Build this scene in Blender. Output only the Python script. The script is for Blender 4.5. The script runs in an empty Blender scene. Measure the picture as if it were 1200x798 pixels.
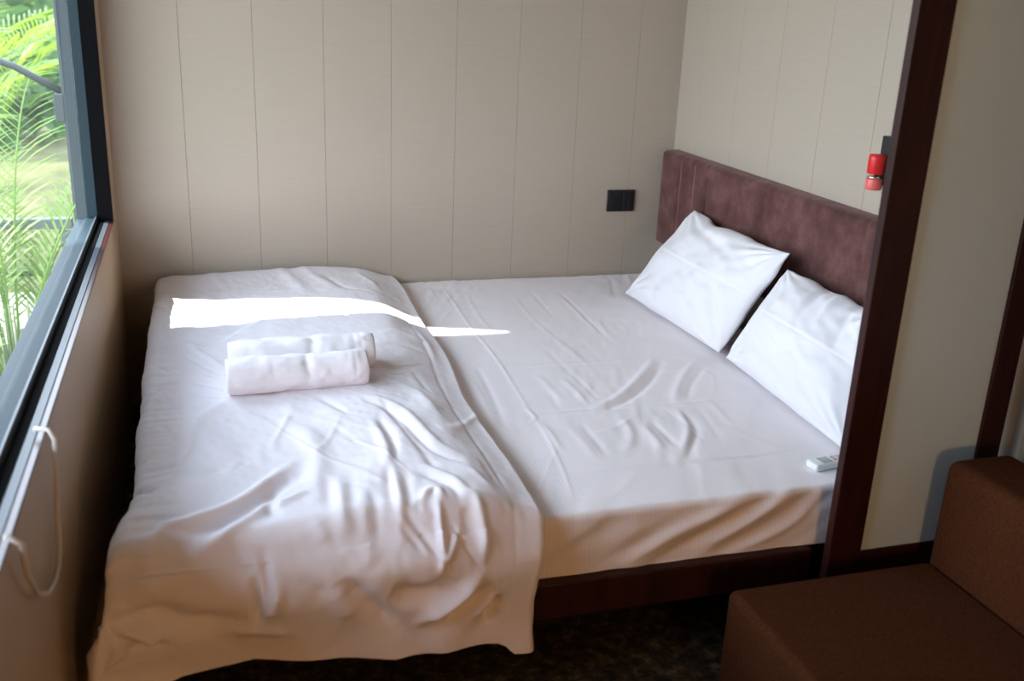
import bpy, bmesh, math, random
import numpy as np
from mathutils import Vector, Matrix

sc = bpy.context.scene
COL = sc.collection
random.seed(7)

# ------------------------------------------------------------------ helpers
def link(name, me, mat=None, parent=None, smooth=False):
    o = bpy.data.objects.new(name, me)
    COL.objects.link(o)
    if mat is not None:
        me.materials.append(mat)
    if parent is not None:
        o.parent = parent
    if smooth:
        me.polygons.foreach_set('use_smooth', [True] * len(me.polygons))
    return o

def from_bm(name, bm, mat=None, parent=None, smooth=False):
    me = bpy.data.meshes.new(name)
    bmesh.ops.recalc_face_normals(bm, faces=bm.faces[:])
    bm.to_mesh(me); bm.free()
    return link(name, me, mat, parent, smooth)

def from_np(name, V, F, mat=None, parent=None, smooth=True):
    me = bpy.data.meshes.new(name)
    me.from_pydata([tuple(v) for v in np.asarray(V, float).tolist()], [], [tuple(f) for f in F])
    me.update()
    return link(name, me, mat, parent, smooth)

def add_box(bm, lo, hi, bev=0.0, seg=2, M=None):
    lo, hi = Vector(lo), Vector(hi)
    r = bmesh.ops.create_cube(bm, size=1.0)
    vs = r['verts']
    c, s = (lo + hi) / 2, hi - lo
    for v in vs:
        v.co = Vector((v.co.x * s.x, v.co.y * s.y, v.co.z * s.z)) + c
    if bev > 0:
        es = list({e for v in vs for e in v.link_edges})
        r = bmesh.ops.bevel(bm, geom=es, offset=bev, segments=seg, affect='EDGES', profile=0.5)
        vs = list({v for f in r['faces'] for v in f.verts} | {v for v in vs if v.is_valid})
    if M is not None:
        for v in vs:
            v.co = M @ v.co
    return vs

def box(name, lo, hi, mat, parent=None, bev=0.0, seg=2, smooth=False):
    bm = bmesh.new(); add_box(bm, lo, hi, bev, seg)
    return from_bm(name, bm, mat, parent, smooth)

def add_tube(bm, pts, r, n=10, cap=True):
    pts = [Vector(p) for p in pts]
    rs = r if isinstance(r, (list, tuple)) else [r] * len(pts)
    rings = []
    up = None
    for i, p in enumerate(pts):
        t = (pts[min(i + 1, len(pts) - 1)] - pts[max(i - 1, 0)]).normalized()
        if up is None:
            up = t.orthogonal().normalized()
        up = (up - t * up.dot(t)).normalized()
        b = t.cross(up)
        rings.append([bm.verts.new(p + (up * math.cos(2 * math.pi * k / n) + b * math.sin(2 * math.pi * k / n)) * rs[i]) for k in range(n)])
    for a, b_ in zip(rings, rings[1:]):
        for k in range(n):
            bm.faces.new((a[k], a[(k + 1) % n], b_[(k + 1) % n], b_[k]))
    if cap:
        bm.faces.new(rings[0][::-1]); bm.faces.new(rings[-1])

def tube(name, pts, r, mat, parent=None, n=10):
    bm = bmesh.new(); add_tube(bm, pts, r, n)
    return from_bm(name, bm, mat, parent, True)

def empty(name, loc=(0, 0, 0)):
    o = bpy.data.objects.new(name, None); COL.objects.link(o)
    o.location = loc; o.empty_display_size = 0.1
    return o

def tag(o, label, cat, group=None, kind=None):
    o['label'] = label; o['category'] = cat
    if group: o['group'] = group
    if kind: o['kind'] = kind
    return o

def struct(o, label=None):
    o['kind'] = 'structure'
    if label: o['label'] = label
    return o

def reparent(o, p):
    o.parent = p
    o.matrix_parent_inverse = Matrix.Translation(-p.location)

# value noise on numpy arrays
_rng = np.random.RandomState(11)
_TAB = _rng.rand(256, 256)
def vnoise(x, y):
    xi = np.floor(x).astype(int); yi = np.floor(y).astype(int)
    fx = x - xi; fy = y - yi
    fx = fx * fx * fx * (fx * (fx * 6 - 15) + 10); fy = fy * fy * fy * (fy * (fy * 6 - 15) + 10)
    g = lambda a, b: _TAB[a % 256, b % 256]
    return ((g(xi, yi) * (1 - fx) + g(xi + 1, yi) * fx) * (1 - fy) + (g(xi, yi + 1) * (1 - fx) + g(xi + 1, yi + 1) * fx) * fy) * 2 - 1

def fold_field(A, B, folds):
    """sum of creases: each is (polyline, height, width) in cloth coordinates"""
    D = np.zeros_like(A)
    for pts, amp, w in folds:
        P = np.array(pts, float)
        # smooth the polyline
        if len(P) > 2:
            t = np.linspace(0, len(P) - 1, (len(P) - 1) * 5 + 1)
            Q = []
            for tt in t:
                i = min(int(tt), len(P) - 2); f = tt - i
                p0 = P[max(i - 1, 0)]; p1 = P[i]; p2 = P[i + 1]; p3 = P[min(i + 2, len(P) - 1)]
                Q.append(0.5 * ((2 * p1) + (-p0 + p2) * f + (2 * p0 - 5 * p1 + 4 * p2 - p3) * f * f + (-p0 + 3 * p1 - 3 * p2 + p3) * f ** 3))
            P = np.array(Q)
        lo = P.min(0) - 4 * w; hi = P.max(0) + 4 * w
        m = (A > lo[0]) & (A < hi[0]) & (B > lo[1]) & (B < hi[1])
        if not m.any():
            continue
        a, b = A[m], B[m]
        seg = np.linalg.norm(np.diff(P, axis=0), axis=1); L = seg.sum(); cum = np.concatenate([[0], np.cumsum(seg)])
        best = np.full(a.shape, 1e9); tb = np.zeros(a.shape)
        for i in range(len(P) - 1):
            d = P[i + 1] - P[i]; l2 = (d * d).sum() + 1e-12
            t = np.clip(((a - P[i, 0]) * d[0] + (b - P[i, 1]) * d[1]) / l2, 0, 1)
            q = (a - P[i, 0] - t * d[0]) ** 2 + (b - P[i, 1] - t * d[1]) ** 2
            k = q < best
            best[k] = q[k]; tb[k] = (cum[i] + t[k] * seg[i]) / L
        taper = np.clip(np.minimum(tb, 1 - tb) * 3.2 + 0.25, 0, 1)
        D[m] += amp * taper * np.exp(-best / (w * w))
    return D

def cloth_grid(name, A, B, base, disp, mat, parent=None, thick=0.0):
    """A,B cloth coordinates (ny,nx); base(A,B)->(ny,nx,3); disp along the normal"""
    P = base(A, B)
    ga = np.gradient(P, axis=1); gb = np.gradient(P, axis=0)
    N = np.cross(ga, gb); N /= (np.linalg.norm(N, axis=2, keepdims=True) + 1e-12)
    # keep normals pointing up / outwards: average orientation
    if N[..., 2].mean() < 0: N = -N
    P = P + N * disp[..., None]
    ny, nx = A.shape
    idx = np.arange(ny * nx).reshape(ny, nx)
    F = np.stack([idx[:-1, :-1], idx[:-1, 1:], idx[1:, 1:], idx[1:, :-1]], -1).reshape(-1, 4)
    n0 = np.cross((P[1:, :] - P[:-1, :])[:, :-1], (P[:, 1:] - P[:, :-1])[:-1])[..., 2].mean()
    if n0 > 0: F = F[:, ::-1]
    o = from_np(name, P.reshape(-1, 3), F.tolist(), mat, parent, True)
    if thick > 0:
        m = o.modifiers.new('thickness', 'SOLIDIFY'); m.thickness = thick; m.offset = -1
    return o, P

# ------------------------------------------------------------------ materials
def mat(name, color=(.8, .8, .8), rough=.6, spec=.5, metal=0.0, sheen=0.0, sheen_tint=None, coat=0.0):
    m = bpy.data.materials.new(name); m.use_nodes = True
    b = m.node_tree.nodes['Principled BSDF']
    b.inputs['Base Color'].default_value = (*color, 1)
    b.inputs['Roughness'].default_value = rough
    b.inputs['Specular IOR Level'].default_value = spec
    b.inputs['Metallic'].default_value = metal
    b.inputs['Sheen Weight'].default_value = sheen
    if sheen_tint: b.inputs['Sheen Tint'].default_value = (*sheen_tint, 1)
    b.inputs['Coat Weight'].default_value = coat
    return m

def nodes(m): return m.node_tree.nodes, m.node_tree.links, m.node_tree.nodes['Principled BSDF']

def mapping(m, scale=(1, 1, 1), rot=(0, 0, 0)):
    n, l, b = nodes(m)
    tc = n.new('ShaderNodeTexCoord'); mp = n.new('ShaderNodeMapping')
    mp.inputs['Scale'].default_value = scale; mp.inputs['Rotation'].default_value = rot
    l.new(tc.outputs['Object'], mp.inputs['Vector'])
    return mp.outputs['Vector']

def noise(m, vec, scale=5, detail=4, rough=.5):
    n, l, b = nodes(m)
    t = n.new('ShaderNodeTexNoise'); t.inputs['Scale'].default_value = scale
    t.inputs['Detail'].default_value = detail; t.inputs['Roughness'].default_value = rough
    l.new(vec, t.inputs['Vector'])
    return t.outputs['Fac']

def ramp(m, fac, stops):
    n, l, b = nodes(m)
    r = n.new('ShaderNodeValToRGB'); l.new(fac, r.inputs['Fac'])
    e = r.color_ramp.elements
    while len(e) < len(stops): e.new(0.5)
    for i, (p, c) in enumerate(stops):
        e[i].position = p; e[i].color = (*c, 1)
    return r.outputs['Color']

def setcol(m, sock): m.node_tree.links.new(sock, m.node_tree.nodes['Principled BSDF'].inputs['Base Color'])

def bump(m, fac, strength=.3, dist=.001):
    n, l, b = nodes(m)
    bp = n.new('ShaderNodeBump'); bp.inputs['Strength'].default_value = strength; bp.inputs['Distance'].default_value = dist
    l.new(fac, bp.inputs['Height'])
    prev = b.inputs['Normal'].links
    if prev: l.new(prev[0].from_socket, bp.inputs['Normal'])
    l.new(bp.outputs['Normal'], b.inputs['Normal'])

# beige panel board with a fine woven grain
def panel_mat(name, c):
    m = mat(name, c, .55, .35)
    v = mapping(m, (6, 6, 260)); f = noise(m, v, 1.0, 3, .6)
    v2 = mapping(m, (1.2, 1.2, .5)); f2 = noise(m, v2, 2.0, 3)
    n, l, b = nodes(m)
    mx = n.new('ShaderNodeMath'); mx.operation = 'ADD'; mx.inputs[1].default_value = 0
    mm = n.new('ShaderNodeMix'); mm.data_type = 'FLOAT'; mm.inputs[0].default_value = .35
    l.new(f, mm.inputs[2]); l.new(f2, mm.inputs[3])
    col = ramp(m, mm.outputs[0], [(.3, tuple(x * .955 for x in c)), (.7, tuple(min(1, x * 1.035) for x in c))])
    setcol(m, col); bump(m, f, .25, .0006)
    return m
M_WALL = panel_mat('beige_wall_panel', (.41, .355, .29))
M_WALLW = panel_mat('tan_wall_panel', (.46, .34, .23))
M_CEIL = mat('ceiling_board', (.26, .20, .15), .7)
M_DARKW = mat('brown_wall_board', (.16, .10, .06), .6)
M_FLOOR = mat('dark_patterned_carpet', (.03, .02, .015), .9, .2)
f = noise(M_FLOOR, mapping(M_FLOOR, (1, 1, 1)), 26, 6, .7)
setcol(M_FLOOR, ramp(M_FLOOR, f, [(.42, (.022, .016, .012)), (.55, (.07, .048, .026)), (.66, (.16, .115, .055))]))
bump(M_FLOOR, f, .6, .004)

def cloth_mat(name, c, weave=900, stripe=False, bstr=.15, sheen=.15):
    m = mat(name, c, .85, .2, sheen=sheen, sheen_tint=(1, 1, 1))
    v = mapping(m, (1, 1, 1)); f = noise(m, v, weave, 2)
    f2 = noise(m, v, 60, 5, .6)
    bump(m, f2, .18, .0015); bump(m, f, bstr, .0004)
    if stripe:
        n, l, b = nodes(m)
        w = n.new('ShaderNodeTexWave'); w.wave_type = 'BANDS'; w.bands_direction = 'X'
        w.inputs['Scale'].default_value = 28; w.inputs['Distortion'].default_value = .3
        l.new(v, w.inputs['Vector'])
        col = ramp(m, w.outputs['Fac'], [(.35, tuple(x * .965 for x in c)), (.65, c)])
        setcol(m, col)
    return m
M_DUVET = cloth_mat('white_duvet_cotton', (.85, .80, .83))
M_SHEET = cloth_mat('white_striped_sheet', (.87, .82, .835), stripe=True)
M_PILLOW = cloth_mat('white_pillow_cotton', (.77, .76, .79))
M_TOWEL = cloth_mat('white_terry', (.84, .80, .83), 420, bstr=.6, sheen=.4)
M_MATT = cloth_mat('mattress_ticking', (.5, .46, .42))

M_WOOD = mat('dark_mahogany_laminate', (.045, .016, .014), .42, .2)
f = noise(M_WOOD, mapping(M_WOOD, (14, 14, 1.5)), 3, 5, .6)
setcol(M_WOOD, ramp(M_WOOD, f, [(.35, (.019, .0042, .0038)), (.65, (.036, .009, .008))]))
M_TRIMR = mat('maroon_trim', (.075, .022, .02), .28, .6)
M_SUEDE = mat('maroon_suede', (.12, .045, .05), .9, .15, sheen=.3, sheen_tint=(.7, .48, .46))
f = noise(M_SUEDE, mapping(M_SUEDE, (1, 1, 1)), 9, 6, .65)
setcol(M_SUEDE, ramp(M_SUEDE, f, [(.36, (.060, .024, .022)), (.52, (.098, .042, .039)), (.68, (.15, .072, .066))]))
bump(M_SUEDE, noise(M_SUEDE, mapping(M_SUEDE), 500, 2), .3, .0006)
M_STITCH = mat('pink_brown_stitching', (.25, .12, .12), .8)
M_SOFA = mat('rust_brown_fabric', (.10, .036, .012), .9, .06)
f = noise(M_SOFA, mapping(M_SOFA), 160, 4, .7)
setcol(M_SOFA, ramp(M_SOFA, f, [(.3, (.038, .0115, .004)), (.7, (.075, .025, .0095))]))
bump(M_SOFA, f, .5, .0012)
M_BLACK = mat('black_plastic', (.012, .013, .016), .35, .5)
M_BLACKG = mat('black_gasket', (.004, .004, .005), .85, .06)
M_ALU = mat('grey_blue_aluminium', (.022, .042, .055), .5, .16)
M_ALU2 = mat('pale_aluminium_track', (.085, .10, .12), .35, .3)
M_PANEL = mat('pale_grey_partition_board', (.50, .53, .52), .3, .5)
f = noise(M_PANEL, mapping(M_PANEL, (1, 1, .3)), 3, 3)
setcol(M_PANEL, ramp(M_PANEL, f, [(.3, (.52, .68, .80)), (.7, (.57, .73, .84))]))
M_RED = mat('red_plastic', (.62, .012, .012), .35, .5)
M_REDL = mat('pale_red_tip', (.72, .12, .10), .4, .5)
M_CHROME = mat('bright_metal', (.8, .78, .76), .2, .5, metal=1)
M_WHITEP = mat('white_plastic', (.80, .82, .84), .35, .5)
M_LCD = mat('grey_green_display', (.34, .38, .33), .2, .5)
M_ORANGE = mat('orange_button', (.8, .25, .08), .5)
M_GREYB = mat('grey_buttons', (.45, .46, .48), .5)
M_CURT = cloth_mat('cream_curtain', (.20, .17, .135), 500)
M_CABLE = mat('cream_cord', (.55, .50, .45), .6)
M_STEEL = mat('grey_painted_steel', (.05, .06, .06), .6, .2)
M_RAIL = mat('pale_painted_rail', (.12, .14, .15), .45, .5)
M_LAWN = mat('lawn', (.2, .25, .06), .95, .1)
f = noise(M_LAWN, mapping(M_LAWN), 1.1, 8, .7)
setcol(M_LAWN, ramp(M_LAWN, f, [(.3, (.06, .07, .028)), (.5, (.10, .098, .042)), (.7, (.15, .13, .065))]))
M_DECK = mat('pale_stone_paving', (.42, .38, .33), .7)
f = noise(M_DECK, mapping(M_DECK), 7, 6, .6)
setcol(M_DECK, ramp(M_DECK, f, [(.3, (.30, .27, .24)), (.7, (.42, .38, .34))]))
M_GREY = mat('weathered_grey_metal', (.28, .31, .32), .5)
M_POT = mat('terracotta', (.35, .12, .07), .8)
def leaf_mat(name, c, tr):
    m = mat(name, c, .45, .4)
    n, l, b = nodes(m)
    t = n.new('ShaderNodeBsdfTranslucent'); t.inputs['Color'].default_value = (*tr, 1)
    mx = n.new('ShaderNodeMixShader'); mx.inputs[0].default_value = .45
    l.new(b.outputs[0], mx.inputs[1]); l.new(t.outputs[0], mx.inputs[2])
    l.new(mx.outputs[0], n['Material Output'].inputs['Surface'])
    return m
M_PALM = leaf_mat('palm_leaf', (.12, .21, .02), (.24, .38, .03))
M_PALM2 = leaf_mat('tall_palm_leaf', (.11, .19, .02), (.22, .34, .03))
M_STALK = mat('palm_stalk', (.09, .12, .035), .6)
M_BUSH = leaf_mat('hedge_leaf', (.05, .12, .03), (.12, .22, .05))
M_BARK = mat('bark', (.12, .09, .06), .9)

M_GLASS = bpy.data.materials.new('window_glass'); M_GLASS.use_nodes = True
n = M_GLASS.node_tree.nodes; l = M_GLASS.node_tree.links
n.remove(n['Principled BSDF'])
tr = n.new('ShaderNodeBsdfTransparent'); tr.inputs['Color'].default_value = (.93, .96, .95, 1)
gl = n.new('ShaderNodeBsdfGlossy'); gl.inputs['Roughness'].default_value = .02; gl.inputs['Color'].default_value = (.9, .95, 1, 1)
df = n.new('ShaderNodeBsdfTranslucent'); df.inputs['Color'].default_value = (.8, .85, .85, 1)
mxd = n.new('ShaderNodeMixShader'); mxd.inputs[0].default_value = .012
mx = n.new('ShaderNodeMixShader')
l.new(tr.outputs[0], mxd.inputs[1]); l.new(df.outputs[0], mxd.inputs[2])
mx.inputs[0].default_value = .03; l.new(mxd.outputs[0], mx.inputs[1]); l.new(gl.outputs[0], mx.inputs[2])
l.new(mx.outputs[0], n['Material Output'].inputs['Surface'])

# creases in cloth coordinates: (polyline, height, width)
DUVET_FOLDS = [
    ([(-1.644, 0.005), (-1.603, 0.159), (-1.574, 0.366)], 0.01, 0.022),
    ([(-1.555, -0.008), (-1.508, 0.208), (-1.459, 0.384)], 0.007, 0.02),
    ([(-2.022, 0.326), (-1.91, 0.355), (-1.826, 0.399), (-1.748, 0.432)], -0.02, 0.012),
    ([(-2.006, 0.488), (-1.938, 0.47), (-1.898, 0.487), (-1.841, 0.437), (-1.749, 0.442)], -0.024, 0.014),
    ([(-1.662, 0.506), (-1.634, 0.653)], -0.01, 0.01),
    ([(-1.561, 0.493), (-1.561, 0.666)], 0.008, 0.01),
    ([(-1.465, 0.539), (-1.471, 0.681)], -0.008, 0.01),
    ([(-1.983, 0.765), (-1.917, 0.918), (-1.861, 1.051)], 0.006, 0.012),
    ([(-2.002, 0.841), (-1.93, 0.989), (-1.869, 1.097)], -0.005, 0.01),
    ([(-1.969, 1.118), (-1.92, 1.154), (-1.866, 1.215)], -0.006, 0.008),
    ([(-1.958, 1.215), (-1.868, 1.276)], -0.006, 0.01),
    ([(-1.96, 1.066), (-1.871, 1.163)], 0.004, 0.008),
    ([(-2.021, 2.011), (-1.996, 1.95), (-1.931, 1.913), (-1.843, 1.85), (-1.744, 1.728)], 0.022, 0.017),
    ([(-1.972, 1.986), (-1.889, 1.929), (-1.799, 1.848), (-1.724, 1.775)], -0.014, 0.018),
    ([(-1.948, 2.012), (-1.891, 1.975), (-1.825, 1.919), (-1.795, 1.861)], 0.014, 0.014),
    ([(-1.795, 1.907), (-1.758, 1.885), (-1.72, 1.866)], 0.01, 0.012),
    ([(-1.787, 1.799), (-1.808, 1.948)], -0.008, 0.013),
    ([(-1.721, 1.476), (-1.678, 1.651), (-1.699, 1.882)], 0.013, 0.026),
    ([(-1.806, 1.609), (-1.802, 1.702)], 0.003, 0.012),
    ([(-1.834, 1.672), (-1.864, 1.71)], -0.004, 0.01),
    ([(-2.093, 1.743), (-2.06, 1.755), (-2.03, 1.777)], -0.014, 0.014),
    ([(-2.083, 1.804), (-2.041, 1.814)], 0.008, 0.015),
    ([(-2.097, 1.607), (-2.054, 1.594)], -0.006, 0.01),
    ([(-2.097, 1.528), (-2.007, 1.528)], -0.004, 0.008),
    ([(-2.101, 1.449), (-2.024, 1.45)], 0.004, 0.008),
    ([(-1.633, 1.353), (-1.579, 1.494)], -0.006, 0.01),
    ([(-1.622, 1.559), (-1.58, 1.667)], -0.005, 0.01),
    ([(-1.514, 1.423), (-1.454, 1.52), (-1.409, 1.732), (-1.348, 1.814)], -0.01, 0.011),
    ([(-1.494, 1.398), (-1.426, 1.492), (-1.385, 1.699), (-1.329, 1.781)], 0.008, 0.014),
    ([(-1.468, 1.444), (-1.441, 1.687), (-1.402, 1.788)], -0.007, 0.01),
    ([(-1.5, 1.537), (-1.494, 1.699), (-1.505, 1.788)], -0.01, 0.012),
    ([(-1.523, 1.569), (-1.518, 1.718), (-1.536, 1.825)], 0.008, 0.014),
    ([(-1.436, 1.712), (-1.417, 1.851)], -0.006, 0.012),
    ([(-1.466, 1.853), (-1.406, 1.928), (-1.393, 1.986)], -0.009, 0.01),
    ([(-1.45, 1.822), (-1.391, 1.903), (-1.368, 1.964)], 0.008, 0.012),
    ([(-1.649, 1.821), (-1.656, 1.93), (-1.664, 2.037)], 0.009, 0.016),
    ([(-1.676, 1.815), (-1.68, 1.948)], -0.006, 0.014),
    ([(-1.617, 1.836), (-1.636, 1.961)], -0.004, 0.016),
    ([(-1.517, 1.808), (-1.529, 1.928), (-1.539, 2.037)], 0.009, 0.013),
    ([(-1.532, 1.804), (-1.553, 1.98)], -0.006, 0.012),
    ([(-1.497, 1.863), (-1.51, 2.001)], -0.005, 0.012),
    ([(-1.505, 1.991), (-1.447, 1.939), (-1.431, 1.989)], 0.012, 0.012),
    ([(-1.446, 1.974), (-1.449, 2.1)], 0.014, 0.01),
    ([(-1.449, 2.1), (-1.401, 2.033)], 0.01, 0.01),
    ([(-1.589, 1.915), (-1.593, 2.043)], -0.005, 0.014),
    ([(-1.609, 1.891), (-1.617, 2.02)], 0.004, 0.016),
    ([(-1.797, 1.887), (-1.789, 1.952)], -0.006, 0.012),
    ([(-1.402, 1.173), (-1.338, 1.143), (-1.293, 1.108)], -0.004, 0.006),
    ([(-1.404, 1.214), (-1.34, 1.185)], -0.003, 0.005),
    ([(-1.404, 0.868), (-1.317, 0.841), (-1.246, 0.896)], 0.008, 0.018),
    ([(-1.407, 0.965), (-1.328, 0.963), (-1.272, 0.99)], -0.007, 0.014),
    ([(-1.401, 1.274), (-1.352, 1.379), (-1.325, 1.557)], 0.006, 0.02),
    ([(-1.335, 1.186), (-1.311, 1.356)], -0.004, 0.01),
    ([(-1.264, 0.716), (-1.246, 0.896), (-1.255, 1.055)], 0.006, 0.015),
    ([(-2.044, 0.583), (-2.027, 0.757)], -0.005, 0.012),
    ([(-2.062, 0.978), (-2.01, 1.057)], -0.004, 0.01),
    ([(-2.069, 1.175), (-2.018, 1.222)], 0.004, 0.01),
    ([(-1.732, 1.362), (-1.68, 1.484)], 0.005, 0.02),
    ([(-1.798, 1.377), (-1.744, 1.497)], -0.004, 0.015),
    ([(-1.944, 1.429), (-1.888, 1.592), (-1.856, 1.734)], 0.006, 0.03),
    ([(-2.0, 1.702), (-1.928, 1.718), (-1.872, 1.678)], -0.006, 0.02),
    ([(-1.476, 0.154), (-1.437, 0.333), (-1.355, 0.401)], -0.006, 0.014),
    ([(-1.357, 0.11), (-1.311, 0.319)], 0.006, 0.014),
    ([(-1.875, 0.034), (-1.842, 0.192)], 0.004, 0.014),
    ([(-1.336, 1.847), (-1.303, 1.939)], 0.005, 0.012),
    ([(-1.284, 1.768), (-1.279, 1.923)], -0.004, 0.01),
    ([(-1.526, 1.998), (-1.471, 2.058), (-1.415, 2.115)], -0.009, 0.008),
    ([(-1.543, 2.012), (-1.493, 2.063)], -0.005, 0.008),
    ([(-1.427, 2.019), (-1.349, 2.112)], -0.005, 0.006),
    ([(-1.508, 1.985), (-1.463, 2.015)], 0.004, 0.014),
    ([(-1.482, 1.953), (-1.499, 2.0)], -0.008, 0.01),
    ([(-1.358, 1.968), (-1.343, 2.03), (-1.345, 2.088)], 0.012, 0.012),
    ([(-1.382, 1.995), (-1.374, 2.047)], -0.01, 0.018),
    ([(-1.669, 2.081), (-1.617, 2.16), (-1.555, 2.244)], -0.016, 0.022),
    ([(-1.692, 2.102), (-1.649, 2.19)], 0.008, 0.022),
    ([(-1.573, 2.137), (-1.497, 2.165), (-1.408, 2.152)], -0.022, 0.026),
    ([(-1.49, 2.234), (-1.413, 2.183), (-1.349, 2.133)], 0.022, 0.017),
    ([(-1.43, 2.253), (-1.369, 2.2), (-1.323, 2.165)], -0.018, 0.016),
    ([(-1.354, 2.24), (-1.327, 2.205), (-1.3, 2.188)], 0.012, 0.012),
    ([(-1.324, 2.266), (-1.297, 2.216), (-1.276, 2.213)], -0.016, 0.018),
    ([(-2.043, 2.079), (-2.007, 2.046), (-1.947, 2.031), (-1.909, 2.065)], 0.018, 0.028),
    ([(-2.057, 2.105), (-2.003, 2.108), (-1.958, 2.145), (-1.878, 2.154)], -0.022, 0.024),
    ([(-2.061, 2.118), (-2.022, 2.15), (-2.003, 2.182)], 0.016, 0.01),
    ([(-2.088, 2.205), (-2.056, 2.185), (-2.067, 2.136)], 0.01, 0.01),
    ([(-2.106, 2.143), (-2.091, 2.194)], -0.012, 0.014),
    ([(-2.039, 2.174), (-1.985, 2.19)], -0.01, 0.01),
    ([(-1.882, 1.998), (-1.844, 2.052)], -0.009, 0.014),
    ([(-1.841, 2.056), (-1.84, 2.168)], -0.016, 0.01),
    ([(-1.823, 2.02), (-1.814, 2.119)], -0.01, 0.01),
    ([(-1.801, 2.085), (-1.812, 2.153)], 0.01, 0.014),
    ([(-1.759, 2.068), (-1.793, 2.11)], -0.004, 0.02),
    ([(-1.759, 2.072), (-1.7, 2.111)], -0.004, 0.02),
    ([(-1.948, 1.968), (-1.996, 1.995), (-2.022, 2.033)], 0.006, 0.02),
    ([(-2.098, 1.948), (-2.097, 2.021)], 0.004, 0.02),
    ([(-1.911, 2.176), (-1.846, 2.182), (-1.779, 2.205)], 0.006, 0.014),
    ([(-1.639, 2.011), (-1.605, 2.075)], 0.005, 0.03),
    ([(-1.72, 1.98), (-1.699, 2.022)], 0.004, 0.025),
]
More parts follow.
